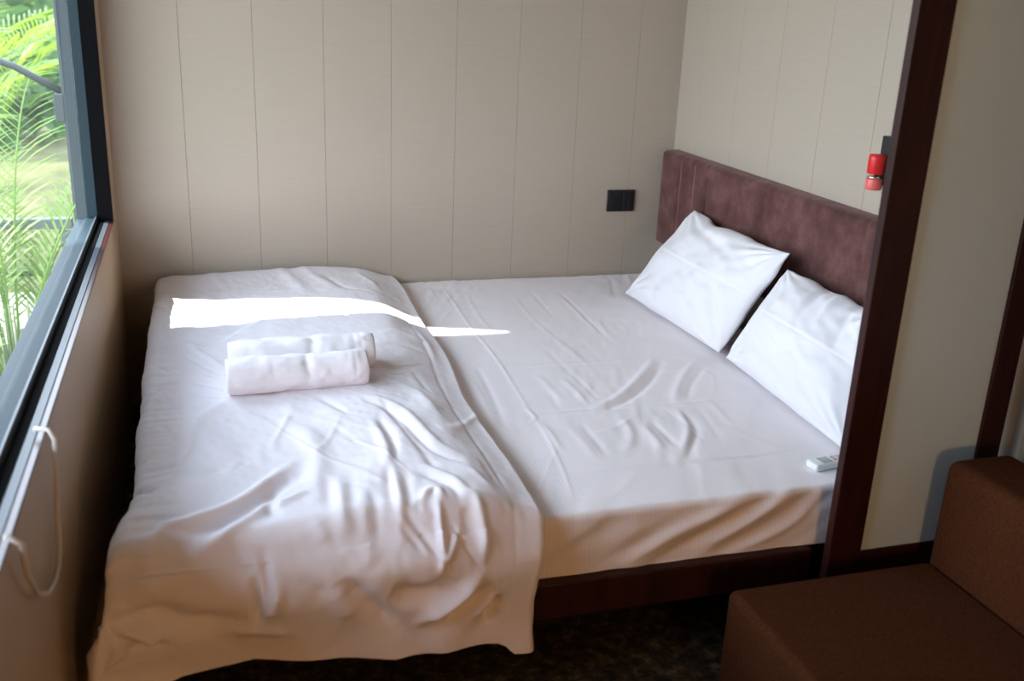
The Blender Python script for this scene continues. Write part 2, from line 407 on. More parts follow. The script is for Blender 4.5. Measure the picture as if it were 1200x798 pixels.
SHEET_FOLDS = [
    ([(-1.003, 0.047), (-1.012, 0.299), (-1.028, 0.592), (-1.026, 0.797), (-1.032, 1.027), (-1.058, 1.406)], 0.0035, 0.005),
    ([(-1.055, 1.419), (-1.07, 1.592), (-1.093, 1.759), (-1.118, 1.892)], 0.003, 0.005),
    ([(-1.06, 1.35), (-1.055, 1.419), (-1.076, 1.444)], 0.004, 0.006),
    ([(-1.168, 1.775), (-0.965, 1.772), (-0.84, 1.765), (-0.453, 1.765)], 0.003, 0.006),
    ([(-1.041, 1.391), (-0.871, 1.394), (-0.752, 1.418)], -0.003, 0.006),
    ([(-0.663, 1.404), (-0.41, 1.408)], -0.002, 0.006),
    ([(-1.056, 1.022), (-0.719, 1.038), (-0.398, 1.032)], 0.0015, 0.006),
    ([(-0.871, 1.394), (-0.755, 1.312), (-0.621, 1.166), (-0.529, 1.049)], 0.011, 0.014),
    ([(-0.856, 1.416), (-0.73, 1.337), (-0.605, 1.207), (-0.512, 1.077)], -0.009, 0.012),
    ([(-0.617, 1.387), (-0.524, 1.237), (-0.413, 1.104)], 0.009, 0.014),
    ([(-0.579, 1.394), (-0.491, 1.258), (-0.391, 1.14)], -0.006, 0.012),
    ([(-0.64, 1.447), (-0.667, 1.576), (-0.766, 1.735)], 0.009, 0.013),
    ([(-0.628, 1.481), (-0.652, 1.596), (-0.749, 1.739)], -0.008, 0.012),
    ([(-0.781, 1.54), (-0.794, 1.703)], 0.007, 0.014),
    ([(-0.745, 1.518), (-0.749, 1.671)], -0.006, 0.01),
    ([(-0.823, 1.472), (-0.839, 1.586), (-0.897, 1.682)], 0.006, 0.014),
    ([(-0.879, 1.161), (-0.876, 1.368)], 0.004, 0.01),
    ([(-0.835, 1.133), (-0.835, 1.33)], -0.003, 0.008),
    ([(-1.048, 1.456), (-1.055, 1.648)], 0.004, 0.01),
    ([(-0.982, 1.499), (-0.987, 1.713)], 0.004, 0.014),
    ([(-0.945, 1.495), (-0.952, 1.696)], -0.004, 0.01),
    ([(-0.952, 1.253), (-0.971, 1.38)], -0.003, 0.01),
    ([(-0.945, 1.112), (-0.938, 1.323)], 0.003, 0.012),
    ([(-0.919, 1.541), (-0.85, 1.526), (-0.792, 1.479)], 0.005, 0.01),
    ([(-0.565, 0.24), (-0.581, 0.608), (-0.598, 0.892)], -0.003, 0.008),
    ([(-0.581, 0.333), (-0.605, 0.752)], 0.003, 0.01),
    ([(-0.55, 0.613), (-0.576, 0.777)], 0.003, 0.008),
    ([(-0.273, 0.063), (-0.372, 0.366)], -0.003, 0.012),
    ([(-0.182, 0.035), (-0.269, 0.322)], 0.003, 0.012),
    ([(-1.11, 1.02), (-1.125, 1.219), (-1.154, 1.463)], -0.004, 0.01),
    ([(-1.151, 1.072), (-1.164, 1.31), (-1.182, 1.525)], 0.003, 0.01),
    ([(-1.065, 0.076), (-1.07, 0.278)], 0.002, 0.008),
    ([(-0.923, 0.135), (-0.967, 0.491), (-0.957, 0.783)], 0.0015, 0.008),
    ([(-0.762, 0.245), (-0.782, 0.574), (-0.771, 0.86)], 0.002, 0.008),
    ([(-0.676, 0.198), (-0.695, 0.558)], -0.002, 0.007),
    ([(-0.77, 0.816), (-0.76, 1.07)], 0.003, 0.012),
    ([(-0.842, 0.891), (-0.841, 1.132)], -0.002, 0.01),
    ([(-0.516, 1.407), (-0.534, 1.591)], 0.003, 0.012),
    ([(-0.572, 1.461), (-0.612, 1.661)], -0.003, 0.01),
    ([(-0.67, 1.441), (-0.659, 1.679)], -0.002, 0.006),
    ([(-0.942, 1.796), (-0.665, 1.782), (-0.461, 1.774)], -0.002, 0.01),
    ([(-0.558, 1.586), (-0.5, 1.712)], 0.002, 0.015),
    ([(-1.011, 2.098), (-0.878, 2.026), (-0.697, 1.959)], 0.012, 0.016),
    ([(-0.956, 2.113), (-0.81, 2.042), (-0.627, 1.962)], -0.012, 0.016),
    ([(-0.823, 2.079), (-0.72, 2.035), (-0.581, 1.96)], 0.012, 0.016),
    ([(-0.769, 2.097), (-0.65, 2.048), (-0.532, 1.973)], -0.014, 0.016),
    ([(-0.701, 2.095), (-0.591, 2.051), (-0.5, 1.981)], 0.01, 0.014),
    ([(-1.106, 2.1), (-0.993, 2.056), (-0.881, 1.997)], -0.005, 0.02),
    ([(-1.048, 2.037), (-0.966, 2.004)], 0.004, 0.02),
]
SKY = 6.4; SUN_E = 9.0; SUN_K = .36; SUN_T = 1.4; FILL_E = 26.0; EXPO = 0.66
BLK_Y = (-.14, -.07)  # end edge of the added sun-blocking panel, inner and outer corner
# ------------------------------------------------------------------ room shell
L = 2.197            # window wall at x=-L, headboard wall at x=0, back wall at y=0
CEIL = 2.62; YF = -5.3
G = .25              # board pitch

def grooved_wall(name, run0, run1, grooves, zlo, zhi, axis, face, depth, mat_, gw=.0014, gd=.0022):
    """wall slab whose boards meet in narrow V grooves. axis 'x': runs along x at y=face (slab goes +y)."""
    bm = bmesh.new()
    prof = [(run0, 0)]
    for g in sorted(grooves):
        prof += [(g - gw, 0), (g, gd), (g + gw, 0)]
    prof += [(run1, 0), (run1, depth), (run0, depth)]
    def P(s, d, z):
        return (s, face + d, z) if axis == 'x' else (face + d, s, z)
    lo = [bm.verts.new(P(s, d, zlo)) for s, d in prof]; hi = [bm.verts.new(P(s, d, zhi)) for s, d in prof]
    k = len(prof)
    for i in range(k):
        j = (i + 1) % k
        bm.faces.new((lo[i], lo[j], hi[j], hi[i]))
    bm.faces.new(lo[::-1]); bm.faces.new(hi)
    return struct(from_bm(name, bm, mat_))

gx = [-(.194 + i * G) for i in range(8)]
grooved_wall('wall_back', -L - .11, .1, gx, -.05, CEIL, 'x', 0.0, .1, M_WALL)
gy = [-.185 - .2745 * i for i in range(19)]
grooved_wall('wall_right', YF, 0.0, gy, -.05, CEIL, 'y', 0.0, .1, M_WALL)

WY0, WY1 = -2.72, -.164      # window opening along y
WZ0, WZ1 = .754, 2.42
T = .115
bm = bmesh.new()
add_box(bm, (-L - T, YF, -.05), (-L, 0, WZ0 - .004))
add_box(bm, (-L - T, YF, WZ1), (-L, 0, CEIL))
add_box(bm, (-L - T, WY1 + .002, WZ0 - .004), (-L, 0, WZ1))
add_box(bm, (-L - T, YF, WZ0 - .004), (-L, WY0, WZ1))
struct(from_bm('wall_left', bm, M_WALLW))
struct(box('wall_front', (-L - T, YF - .1, -.05), (.1, YF, CEIL), M_DARKW))
struct(box('floor', (-L - T, YF - .1, -.15), (.1, .1, 0.0), M_FLOOR))
struct(box('ceiling', (-L - T, YF - .1, CEIL), (.1, .1, CEIL + .1), M_CEIL))

# window: maroon lining, black gasket frame, aluminium sash, glass
win = empty('window_1', (-L, (WY0 + WY1) / 2, WZ0)); struct(win, 'wide window with black and grey metal frame')
def ring(name, x0, x1, w, m, inset=0.0, bev=.0015):
    """rectangular frame of member width w filling the opening, from x0 to x1 (x0<x1)"""
    y0, y1, z0, z1 = WY0 + inset, WY1 - inset, WZ0 + inset, WZ1 - inset
    bm = bmesh.new()
    add_box(bm, (x0, y0, z0), (x1, y1, z0 + w), bev, 1)
    add_box(bm, (x0, y0, z1 - w), (x1, y1, z1), bev, 1)
    add_box(bm, (x0, y1 - w, z0 + w), (x1, y1, z1 - w), bev, 1)
    add_box(bm, (x0, y0, z0 + w), (x1, y0 + w, z1 - w), bev, 1)
    o = from_bm(name, bm, m); reparent(o, win); return o
ring('window_lining', -L - .027, -L + .002, .006, M_TRIMR, 0.0)
ring('inner_track', -L - .0275, -L - .010, .0085, M_ALU2, 0.0)
ring('gasket', -L - .046, -L - .027, .010, M_BLACKG, 0.0)
ring('sash', -L - .088, -L - .046, .022, M_ALU, 0.0)
ring('outer_frame', -L - .114, -L - .088, .016, M_ALU, 0.0)
bm = bmesh.new()   # glazing bead along the sash
add_box(bm, (-L - .054, WY0 + .02, WZ0 + .0215), (-L - .048, WY1 - .02, WZ0 + .028), .001, 1)
reparent(from_bm('glazing_bead', bm, M_ALU2), win)
g = box('glass_pane', (-L - .080, WY0 + .022, WZ0 + .022), (-L - .077, WY1 - .022, WZ1 - .022), M_GLASS); reparent(g, win)

# black liner board of the far jamb (seen edge-on beside the window)
jl = box('jamb_liner', (-L - .047, WY1 - .0225, WZ0 + .010), (-L + .0005, WY1 - .0005, WZ1 - .006), M_BLACKG); reparent(jl, win)

# partition beside the bed: dark posts, bottom rail and pale board
PY0, PY1 = -2.052, -2.028
part = empty('partition_screen', (-.25, (PY0 + PY1) / 2, 0))
tag(part, 'dark wood framed screen with a pale grey board between bed and sofa', 'partition')
for nm, lo, hi, m in (('post', (-.518, PY0, 0), (-.428, PY1, CEIL), M_WOOD),
                      ('post', (-.140, PY0, 0), (-.074, PY1, CEIL), M_WOOD),
                      ('bottom_rail', (-.428, PY0 + .003, .20), (-.135, PY1, .312), M_WOOD),
                      ('top_rail', (-.428, PY0 + .003, 2.45), (-.135, PY1, CEIL), M_WOOD),
                      ('board', (-.429, -2.043, .30), (-.139, -2.033, 2.46), M_PANEL)):
    o = box(nm, lo, hi, m, None, .003 if m is M_WOOD else 0); reparent(o, part)

# ------------------------------------------------------------------ bed
W = 1.966; H = .45
bed = empty('bed', (-1.08, -W / 2, 0))
tag(bed, 'double bed with maroon suede headboard and dark wooden base', 'bed')
def bpart(o): reparent(o, bed); return o
bm = bmesh.new()
add_box(bm, (-2.085, -1.992, .205), (-.52, -1.960, .298), .004, 2)
add_box(bm, (-2.085, -1.965, .205), (-2.05, -.02, .298), .004, 2)
add_box(bm, (-.075, -1.965, .205), (-.04, -.02, .298), .004, 2)
add_box(bm, (-2.05, -.055, .205), (-.075, -.02, .298), .004, 2)
bpart(from_bm('bed_frame', bm, M_WOOD))
bpart(box('slat_board', (-2.05, -1.965, .26), (-.075, -.055, .285), M_WOOD))
bpart(box('plinth', (-1.95, -1.72, 0), (-.12, -.10, .205), M_BLACK, None, .004))
bpart(box('mattress', (-2.045, -1.94, .286), (-.085, -.03, .438), M_MATT, None, .03, 3, True))

# headboard: padded slab, rounded corners, sewn channels
def headboard():
    y0, y1, z0, z1 = -1.62, -.036, .595, .984
    ny, nz = 220, 56
    Y = np.linspace(y0, y1, ny); Z = np.linspace(z0, z1, nz)
    V = []; R = .022; th = .072
    YY, ZZ = np.meshgrid(Y, Z)
    dy = np.minimum(YY - y0, y1 - YY); dz = np.minimum(ZZ - z0, z1 - ZZ)
    def prof(d): 
        t = np.clip(d / R, 0, 1); return 1 - np.sqrt(np.clip(1 - (1 - t) ** 2, 0, 1))
    X = -(th - R * .95 * np.clip(np.sqrt(prof(dy) ** 2 + prof(dz) ** 2), 0, 1))
    for s in (-.216, -.330, -.445, -1.413):
        X += .0055 * np.exp(-((YY - s) / .006) ** 2)
    X += .0012 * vnoise(YY * 9 + 3, ZZ * 9)
    # rounded corner in outline
    RR = .012
    cy = np.clip(np.abs(YY - (y0 + y1) / 2) - ((y1 - y0) / 2 - RR), 0, RR); cz = np.clip(np.abs(ZZ - (z0 + z1) / 2) - ((z1 - z0) / 2 - RR), 0, RR)
    r = np.sqrt(cy ** 2 + cz ** 2); k = np.where(r > 1e-9, np.maximum(cy, cz) / np.maximum(r, 1e-9), 1)
    YY = YY - np.sign(YY - (y0 + y1) / 2) * cy * (1 - k); ZZ = ZZ - np.sign(ZZ - (z0 + z1) / 2) * cz * (1 - k)
    front = np.stack([X, YY, ZZ], -1)
    n = ny * nz
    idx = np.arange(n).reshape(nz, ny)
    F = [tuple(q) for q in np.stack([idx[:-1, :-1], idx[1:, :-1], idx[1:, 1:], idx[:-1, 1:]], -1).reshape(-1, 4)]
    rim = list(idx[0, :]) + list(idx[1:, -1]) + list(idx[-1, -2::-1]) + list(idx[-2:0:-1, 0])
    V = front.reshape(-1, 3).tolist()
    base = len(V)
    for i in rim: V.append([-.0015, V[i][1], V[i][2]])
    k = len(rim)
    for i in range(k):
        F.append((rim[i], rim[(i + 1) % k], base + (i + 1) % k, base + i))
    F.append(tuple(base + i for i in range(k)))
    bm = bmesh.new(); vs = [bm.verts.new(v) for v in V]
    for f_ in F:
        try: bm.faces.new([vs[i] for i in f_])
        except ValueError: pass
    hb = from_bm('headboard', bm, M_SUEDE, None, True)
    hb.data.set_sharp_from_angle(angle=math.radians(60)) if hasattr(hb.data, 'set_sharp_from_angle') else None
    bpart(hb)
    for s in (-.216, -.330, -.445, -1.413):
        bm = bmesh.new()
        add_tube(bm, [(-.0665, s, z) for z in np.linspace(z0 + .02, z1 - .02, 24)], .0016, 6)
        st = from_bm('seam_stitching', bm, M_STITCH, hb, True)
headboard()

# generic drape over a box edge
def smooth_bend(o, R):
    """overflow length o>=0 past an edge -> (outward, down) with bend radius R"""
    th = np.clip(o / R, 0, math.pi / 2)
    out = R * np.sin(th); down = R * (1 - np.cos(th)) + np.clip(o - R * math.pi / 2, 0, None)
    return out, down

# ---- fitted sheet over the mattress
def sheet():
    x0, x1, y1 = -2.060, -.075, W - .016        # y1: cloth coordinate where the front bend starts
    A = np.concatenate([np.linspace(x0 - .12, x0, 14)[:-1], np.linspace(x0, x1, 470), np.linspace(x1, x1 + .04, 7)[1:]])
    B = np.concatenate([np.linspace(-.03, .022, 6)[:-1], np.linspace(.022, y1, 430), np.linspace(y1, y1 + .165, 60)[1:]])
    AA, BB = np.meshgrid(A, B)
    def base(a, b):
        R = .022
        ol = np.clip(x0 - a, 0, None); of = np.clip(b - y1, 0, None); ob = np.clip(.022 - b, 0, None); orr = np.clip(a - x1, 0, None)
        out_l, dn_l = smooth_bend(ol, R); out_f, dn_f = smooth_bend(of, .014); out_b, dn_b = smooth_bend(ob, R * .5); out_r, dn_r = smooth_bend(orr, .02)
        x = np.clip(a, x0, x1) - out_l + out_r
        y = -(np.clip(b, .022, y1) + out_f - out_b * .6)
        z = H - np.maximum.reduce([dn_l, dn_f, dn_b, dn_r])
        # hem tucks back over the frame
        z = np.maximum(z, .299)
        lo = H - .03 * np.clip((np.abs(a + 1.0) - .9) / .3, 0, 1) * 0
        return np.stack([x, y, z], -1)
    D = fold_field(AA, BB, SHEET_FOLDS) * np.where(BB < 1.93, .52, .75)
    D += .0009 * np.exp(-(vnoise(AA * 9 + BB * 5, BB * 4 - AA * 2 + 70) / .15) ** 2) * np.clip(vnoise(AA * 2.5 + 11, BB * 2.1 + 3) + .4, 0, 1)
    top = np.clip((1.93 - BB) / .05, 0, 1)
    D += .0018 * vnoise(AA * 7, BB * 5 + 9) + .0009 * vnoise(AA * 19 + BB * 6, BB * 11 + 4)
    wr = np.clip(vnoise(AA * 4 + 20, BB * 3 + 7) + .25, 0, 1)
    D += .0016 * wr * vnoise(AA * 42 + BB * 16, BB * 14 - AA * 8) * top
    f = np.clip((BB - 1.95) / .06, 0, 1)
    D += f * (.0035 * vnoise(AA * 14 + BB * 22, BB * 3) + .006 * np.clip((AA + 1.1) / .6, 0, 1) * vnoise(AA * 9 + BB * 17 + 5, BB * 1.5))
    D = D * 1.0 + .0025
    # keep clear of the tucked edges
    o, P = cloth_grid('bed_sheet', AA, BB, base, D, M_SHEET, None, .004)
    return tag(o, 'white bed sheet stretched over the mattress, creased with fold lines', 'bed sheet')
sheet()

# ---- duvet on the left half, hanging over the front and the window side
DX0, DX1 = -2.052, -1.205
FB = 1.957                                    # front bend starts here (cloth coordinate)
def ztop(a, b):
    z = .508 + .026 * np.exp(-((a + 1.46) / .26) ** 2) * np.clip(b / .25, 0, 1) + .010 * vnoise(a * 2.1 + 4, b * 1.7 + 1) + .006 * np.sin(np.clip((a + 2.1) / .9, 0, 1) * math.pi)
    z += .016 * np.exp(-((b - .03) / .10) ** 2) * np.clip((a + 2.12) / .1, 0, 1) * np.clip((-1.20 - a) / .22, 0, 1)
    z += .012 * np.exp(-(((a + 2.02) / .10) ** 2 + ((b - 1.85) / .12) ** 2))
    return z
def duvet():
    nl = 26
    S = np.concatenate([np.linspace(-.15, 0, nl)[:-1], np.linspace(0, DX1 - DX0, 300), np.linspace(DX1 - DX0, DX1 - DX0 + .055, 14)[1:]])
    Tt = np.concatenate([np.linspace(-.04, .03, 10)[:-1], np.linspace(.03, FB, 430), FB + np.linspace(0, 1, 130)[1:]])
    SS, TT = np.meshgrid(S, Tt)
    AA = SS + DX0
    # hem length depends on where along the front it hangs
    hx = [-2.25, -2.17, -2.09, -1.97, -1.85, -1.70, -1.55, -1.42, -1.32, -1.285, -1.262, -1.24, -1.15]
    hz = [.10, .11, .175, .225, .235, .205, .172, .172, .178, .176, .166, .145, .14]
    hem = np.interp(np.clip(AA, -2.25, -1.15), hx, hz)
    Lf = (.497 - hem) + .045
    over = np.clip(TT - FB, 0, 1)
    BB = np.where(TT > FB, FB + over * Lf, TT)
    def base(a, b):
        ol = np.clip(DX0 - a, 0, None); of = np.clip(b - FB, 0, None)
        zt = ztop(np.clip(a, DX0, DX1), np.clip(b, .03, FB))
        Rf, Rl = .036, .032
        out_f, dn_f = smooth_bend(of, Rf); out_l, dn_l = smooth_bend(ol, Rl)
        # slight outward belly and flare of the front drop
        qq = np.clip(dn_f / .12, 0, 1); q2 = np.clip((dn_f - .13) / .17, 0, 1); out_f = out_f + (.056 + .012 * np.sin(a * 7)) * qq * qq * (3 - 2 * qq) - .030 * q2 * q2 * (3 - 2 * q2)
        x = np.clip(a, DX0, None) - out_l
        y = -(np.clip(b, .03, FB) + out_f)
        z = zt - dn_f - dn_l * np.clip(1 - of / .5, .3, 1)
        # front-left corner flares out towards the window wall
        cf = np.clip(dn_f / .24, 0, 1) * np.clip((-1.90 - a) / .22, 0, 1) ** 1.5
        x = x - .024 * np.clip((-1.90 - a) / .15, 0, 1) * np.clip((b - 1.83) / .10, 0, 1) - .050 * cf
        y = y - .035 * cf * np.clip(dn_f / .24, 0, 1)
        # right edge rolls down on to the sheet
        orr = np.clip(a - (DX1), 0, None); out_r, dn_r = smooth_bend(orr, .026)
        x = np.where(a > DX1, DX1 + out_r * .6, x)
        rr = np.clip(dn_r / .026, 0, 1)
        wt = np.clip(1 - of / .07, 0, 1)
        z = np.where(a > DX1, z - (z - .458) * rr * wt, z)
        y = np.where(a > DX1, y + .022 * rr * (1 - wt), y)
        # back edge rolls down too
        ob = np.clip(.03 - b, 0, None); out_b, dn_b = smooth_bend(ob, .030)
        y = np.where(b < .03, -(.03 - out_b * .6), y)
        z = np.where(b < .03, z - (z - .458) * np.clip(dn_b / .030, 0, 1), z)
        # edge softening towards the right border
        t = np.clip((a - (DX1 - .15)) / .15, 0, 1); t = t * t * (3 - 2 * t)
        z = z - .030 * t * np.clip(1 - of / .2, 0, 1)
        # the border sways a little
        x = x + (.012 * np.sin(b * 3.1 + .4) + .006 * np.sin(b * 8)) * np.clip((a + 1.6) / .4, 0, 1) - (.035 * np.clip((b - 1.0) / .9, 0, 1) + .022 * np.clip(dn_f / .25, 0, 1)) * np.clip((a + 1.6) / .35, 0, 1)
        return np.stack([x, y, z], -1)
    D = fold_field(AA, BB, DUVET_FOLDS) * np.where(BB > FB + .08, 1.15, .72)
    top = np.clip((FB - BB) / .08, 0, 1)
    # soft quilting puff, pulled wrinkles, fine cotton crinkle
    D += .0045 * vnoise(AA * 5.2 + 2, BB * 4.1) + .0026 * vnoise(AA * 12 + BB * 7, BB * 4 - AA * 3 + 3)
    w1 = np.clip(vnoise(AA * 3 + 31, BB * 2.2 + 5) + .35, 0, 1)
    D += .0017 * w1 * vnoise(AA * 26 - BB * 9, BB * 15 + AA * 7) + 0.0006 * vnoise(AA * 60 - BB * 20, BB * 38 + AA * 16)
    wx = AA + .05 * vnoise(AA * 5 + 7, BB * 5); wy = BB + .05 * vnoise(AA * 4, BB * 6 + 13)
    rn = vnoise(wx * 5.5 + wy * 2.2, wy * 4.2 - wx * 1.5 + 40)
    D += .0040 * np.exp(-(rn / .16) ** 2) * np.clip(vnoise(AA * 2.6 + 50, BB * 2.3) + .45, 0, 1)
    rn = vnoise(wx * 9 - wy * 5 + 80, wy * 6 + 17)
    D += .0020 * np.exp(-(rn / .15) ** 2) * np.clip(vnoise(AA * 3.1 + 90, BB * 2.9) + .3, 0, 1)
    # gathers along the window-side edge, running across it
    ge = np.exp(-((AA - DX0 - .01) / .06) ** 2) * np.clip(BB / .3, 0, 1)
    D += ge * (.0035 * vnoise(BB * 26, AA * 3) + .0022 * vnoise(BB * 55, AA * 6 + 8))
    # right border: piped flange line
    D += -.0025 * np.exp(-((AA - (DX1 - .055)) / .007) ** 2) * np.clip((BB - .5) / .2, 0, 1) * np.clip((FB - BB) / .1, .25, 1)
    # front drop: long soft undulation
    f = np.clip((BB - FB - .05) / .12, 0, 1)
    D += f * (.009 * vnoise(AA * 6.5 + 9, BB * 3.4) + .004 * vnoise(AA * 13 - BB * 8, BB * 9 + 60))
    # sits in under the towels
    o, P = cloth_grid('duvet', AA, BB, base, D, M_DUVET, None, .006)
    return tag(o, 'crumpled white duvet over the left half of the bed, hanging over its front', 'duvet')
duvet()

# ------------------------------------------------------------------ pillows
def pillow(TL, TR, BR, BL, T, seed, label):
    TL, TR, BR, BL = map(np.array, (TL, TR, BR, BL))
    n = 120; m = 84
    u = np.linspace(-1, 1, n); v = np.linspace(-1, 1, m)
    U, V = np.meshgrid(u, v)
    # edges pulled in between the corners
    Ue = U * (1 - .030 * (1 - V ** 2)); Ve = V * (1 - .060 * (1 - np.abs(U) ** 2.2) * (V > 0) - .015 * (V <= 0))
    Ve = Ve + .050 * np.where(V > 0, 1, .15) * vnoise(U * 3.4 + seed, V * 0 + seed) * np.abs(V) ** 3 
    Ue = Ue + .030 * vnoise(V * 3.2 + seed, V * 0 + seed * 2.) * np.abs(U) ** 3
    s = (Ue + 1) / 2; t = (Ve + 1) / 2
    C = ((1 - s) * (1 - t))[..., None] * BL + (s * (1 - t))[..., None] * BR + ((1 - s) * t)[..., None] * TL + (s * t)[..., None] * TR
    N = np.cross(TR - BL, TL - BR); N = N / np.linalg.norm(N)
    if N[0] > 0: N = -N
    th = T * (np.clip(1 - np.abs(U) ** 3.0, 0, 1) ** .60) * (np.clip(1 - np.abs(V) ** 2.6, 0, 1) ** .60)
    th = th * (1 + .18 * vnoise(U * 1.5 + seed * 3, V * 1.3 + seed))
    edge = np.clip(1 - np.maximum(np.abs(U), np.abs(V)), 0, 1)
    # radial wrinkles from corners and gathers from the seams
    wr = np.zeros_like(U)
    for cu, cv in ((-1, -1), (1, -1), (-1, 1), (1, 1)):
        ang = np.arctan2(V - cv, U - cu); r = np.hypot(U - cu, V - cv)
        wr += .0045 * np.exp(-(r / .55) ** 2) * np.sin(ang * 17 + seed + cu) * np.clip(r * 4, 0, 1)
    wr += .0045 * np.exp(-((1 - np.abs(V)) / .18) ** 2) * vnoise(U * 9 + seed, V * 1.5)
    wr += .0080 * vnoise(U * 2.6 + seed * 7, V * 2.1) * np.clip(edge * 4, 0, 1)
    wr += .0030 * vnoise(U * 7 + V * 4 + seed, V * 5 - U * 2) * np.clip(edge * 5, 0, 1)
    # ironed crease across the middle
    wr += .0016 * np.clip((V - .10) / .012, -1, 1) * np.exp(-((V - .10) / .06) ** 2) * np.clip(edge * 3, 0, 1)
    if seed < 2:
        wr += -.013 * np.exp(-(((U - .55) * .9 + (V + .1) * .5) / .10) ** 2) * np.exp(-((V + .15) / .5) ** 2)
        wr += .008 * np.exp(-(((U - .75) * .8 + (V + .2) * .3) / .08) ** 2) * np.exp(-((V + .1) / .5) ** 2)
        wr += -.010 * np.exp(-(((V - .62) + .25 * (U - .1)) / .10) ** 2) * np.exp(-((U - .0) / .45) ** 2)
    else:
        for k, (c0, am) in enumerate(((-.15, -.012), (.12, .010), (.38, -.013), (.62, .010), (.82, -.008))):
            wr += am * np.exp(-((U - c0 - .25 * (1 - V) * .5) / .055) ** 2) * np.clip((V - .05) * 1.5, 0, 1)
    flange = .0025
    front = C + N * (th + wr + flange)[..., None]
    back = C - N * (th * .8 + flange)[..., None]
    bm = bmesh.new()
    fv = [[bm.verts.new(front[j, i]) for i in range(n)] for j in range(m)]
    bv = [[bm.verts.new(back[j, i]) for i in range(n)] for j in range(m)]
    for j in range(m - 1):
        for i in range(n - 1):
            bm.faces.new((fv[j][i], fv[j][i + 1], fv[j + 1][i + 1], fv[j + 1][i]))
            bm.faces.new((bv[j][i], bv[j + 1][i], bv[j + 1][i + 1], bv[j][i + 1]))
    for i in range(n - 1):
        bm.faces.new((fv[0][i + 1], fv[0][i], bv[0][i], bv[0][i + 1]))
        bm.faces.new((fv[m - 1][i], fv[m - 1][i + 1], bv[m - 1][i + 1], bv[m - 1][i]))
    for j in range(m - 1):
        bm.faces.new((fv[j][0], fv[j + 1][0], bv[j + 1][0], bv[j][0]))
        bm.faces.new((fv[j + 1][n - 1], fv[j][n - 1], bv[j][n - 1], bv[j + 1][n - 1]))
    o = from_bm('pillow', bm, M_PILLOW, None, True)
    return tag(o, label, 'pillow', 'white pillows against the headboard')
pillow((-.105, -.430, .806), (-.145, -1.165, .826), (-.300, -1.068, .466), (-.330, -.362, .466), .074, 1.3,
       'white pillow leaning on the headboard nearer the back wall and black socket')
pillow((-.135, -1.150, .770), (-.130, -1.720, .775), (-.345, -1.835, .466), (-.300, -1.115, .466), .072, 4.7,
       'white pillow leaning on the headboard partly hidden by the dark post')

# ------------------------------------------------------------------ rolled towels
def towel(x0, x1, yc, zc, R, seed, rot, label):
    """a towel rolled into a fat spiral; layers show at the ends"""
    turns = 3.2; n = 190; m = 70
    th = np.linspace(0, turns * 2 * math.pi, n)
    r = R * (.16 + .84 * th / th[-1])
    X = np.linspace(0, 1, m)
    P = np.zeros((m, n, 3))
    for j, s in enumerate(X):
        ang = -th + math.radians(rot)
        edge = (1 - np.exp(-min(s, 1 - s) / .035))
        rr = r * (1 - .13 * (1 - edge))
        rr = rr + .0036 * vnoise(np.full(n, s * 6 + seed), ang * 1.4) + .0018 * vnoise(np.full(n, s * 22 + seed), ang * 3)
        # pinch near the middle
        rr = rr - .006 * math.exp(-((s - .56) / .035) ** 2) * np.clip(np.cos(ang - 2.2), 0, 1) + .004 * vnoise(np.full(n, s * 4 + seed * 3), ang * .9 + seed)
        rr = rr + .0018 * (math.exp(-((s - .885) / .012) ** 2) + math.exp(-((s - .925) / .010) ** 2)) * (th / th[-1])
        ya = np.cos(ang) * rr * 1.06; za = np.sin(ang) * rr * .94
        za = np.maximum(za, -R * .86)                      # flattened where it lies
        tele = .010 * (th / th[-1]) * (1 if s > .5 else -1) * abs(s - .5) * 2
        P[j, :, 0] = x0 + (x1 - x0) * s + tele * .6
        P[j, :, 1] = yc + ya; P[j, :, 2] = zc + za
    idx = np.arange(m * n).reshape(m, n)
    F = np.stack([idx[:-1, :-1], idx[:-1, 1:], idx[1:, 1:], idx[1:, :-1]], -1).reshape(-1, 4)
    o = from_np('rolled_towel', P.reshape(-1, 3), F.tolist(), M_TOWEL, None, True)
    md = o.modifiers.new('pile', 'SOLIDIFY'); md.thickness = .0085; md.offset = 0
    # woven border band near one end, following the outer layer
    return tag(o, label, 'towel', 'rolled towels on the duvet')
towel(-1.858, -1.500, -1.262, .570, .0565, 2., 352, 'rolled white towel on the duvet, the one in front of the other roll')
towel(-1.848, -1.462, -1.138, .574, .0580, 6., 335, 'rolled white towel on the duvet behind the front roll, nearer the wall')

# ------------------------------------------------------------------ small things
# switch plate on the back wall
so = empty('wall_socket', (-.226, 0, .767)); tag(so, 'black socket plate on the beige back wall beside the headboard', 'wall socket')
def spart(o): reparent(o, so); return o
spart(box('plate', (-.288, -.011, .722), (-.166, -.0005, .812), M_BLACK, None, .003))
spart(box('socket_module', (-.278, -.0135, .731), (-.222, -.010, .803), M_BLACK, None, .0015))
spart(box('rocker_switch', (-.219, -.0145, .731), (-.198, -.010, .803), M_BLACK, None, .002))
spart(box('rocker_switch', (-.196, -.0145, .731), (-.176, -.010, .803), M_BLACK, None, .002))

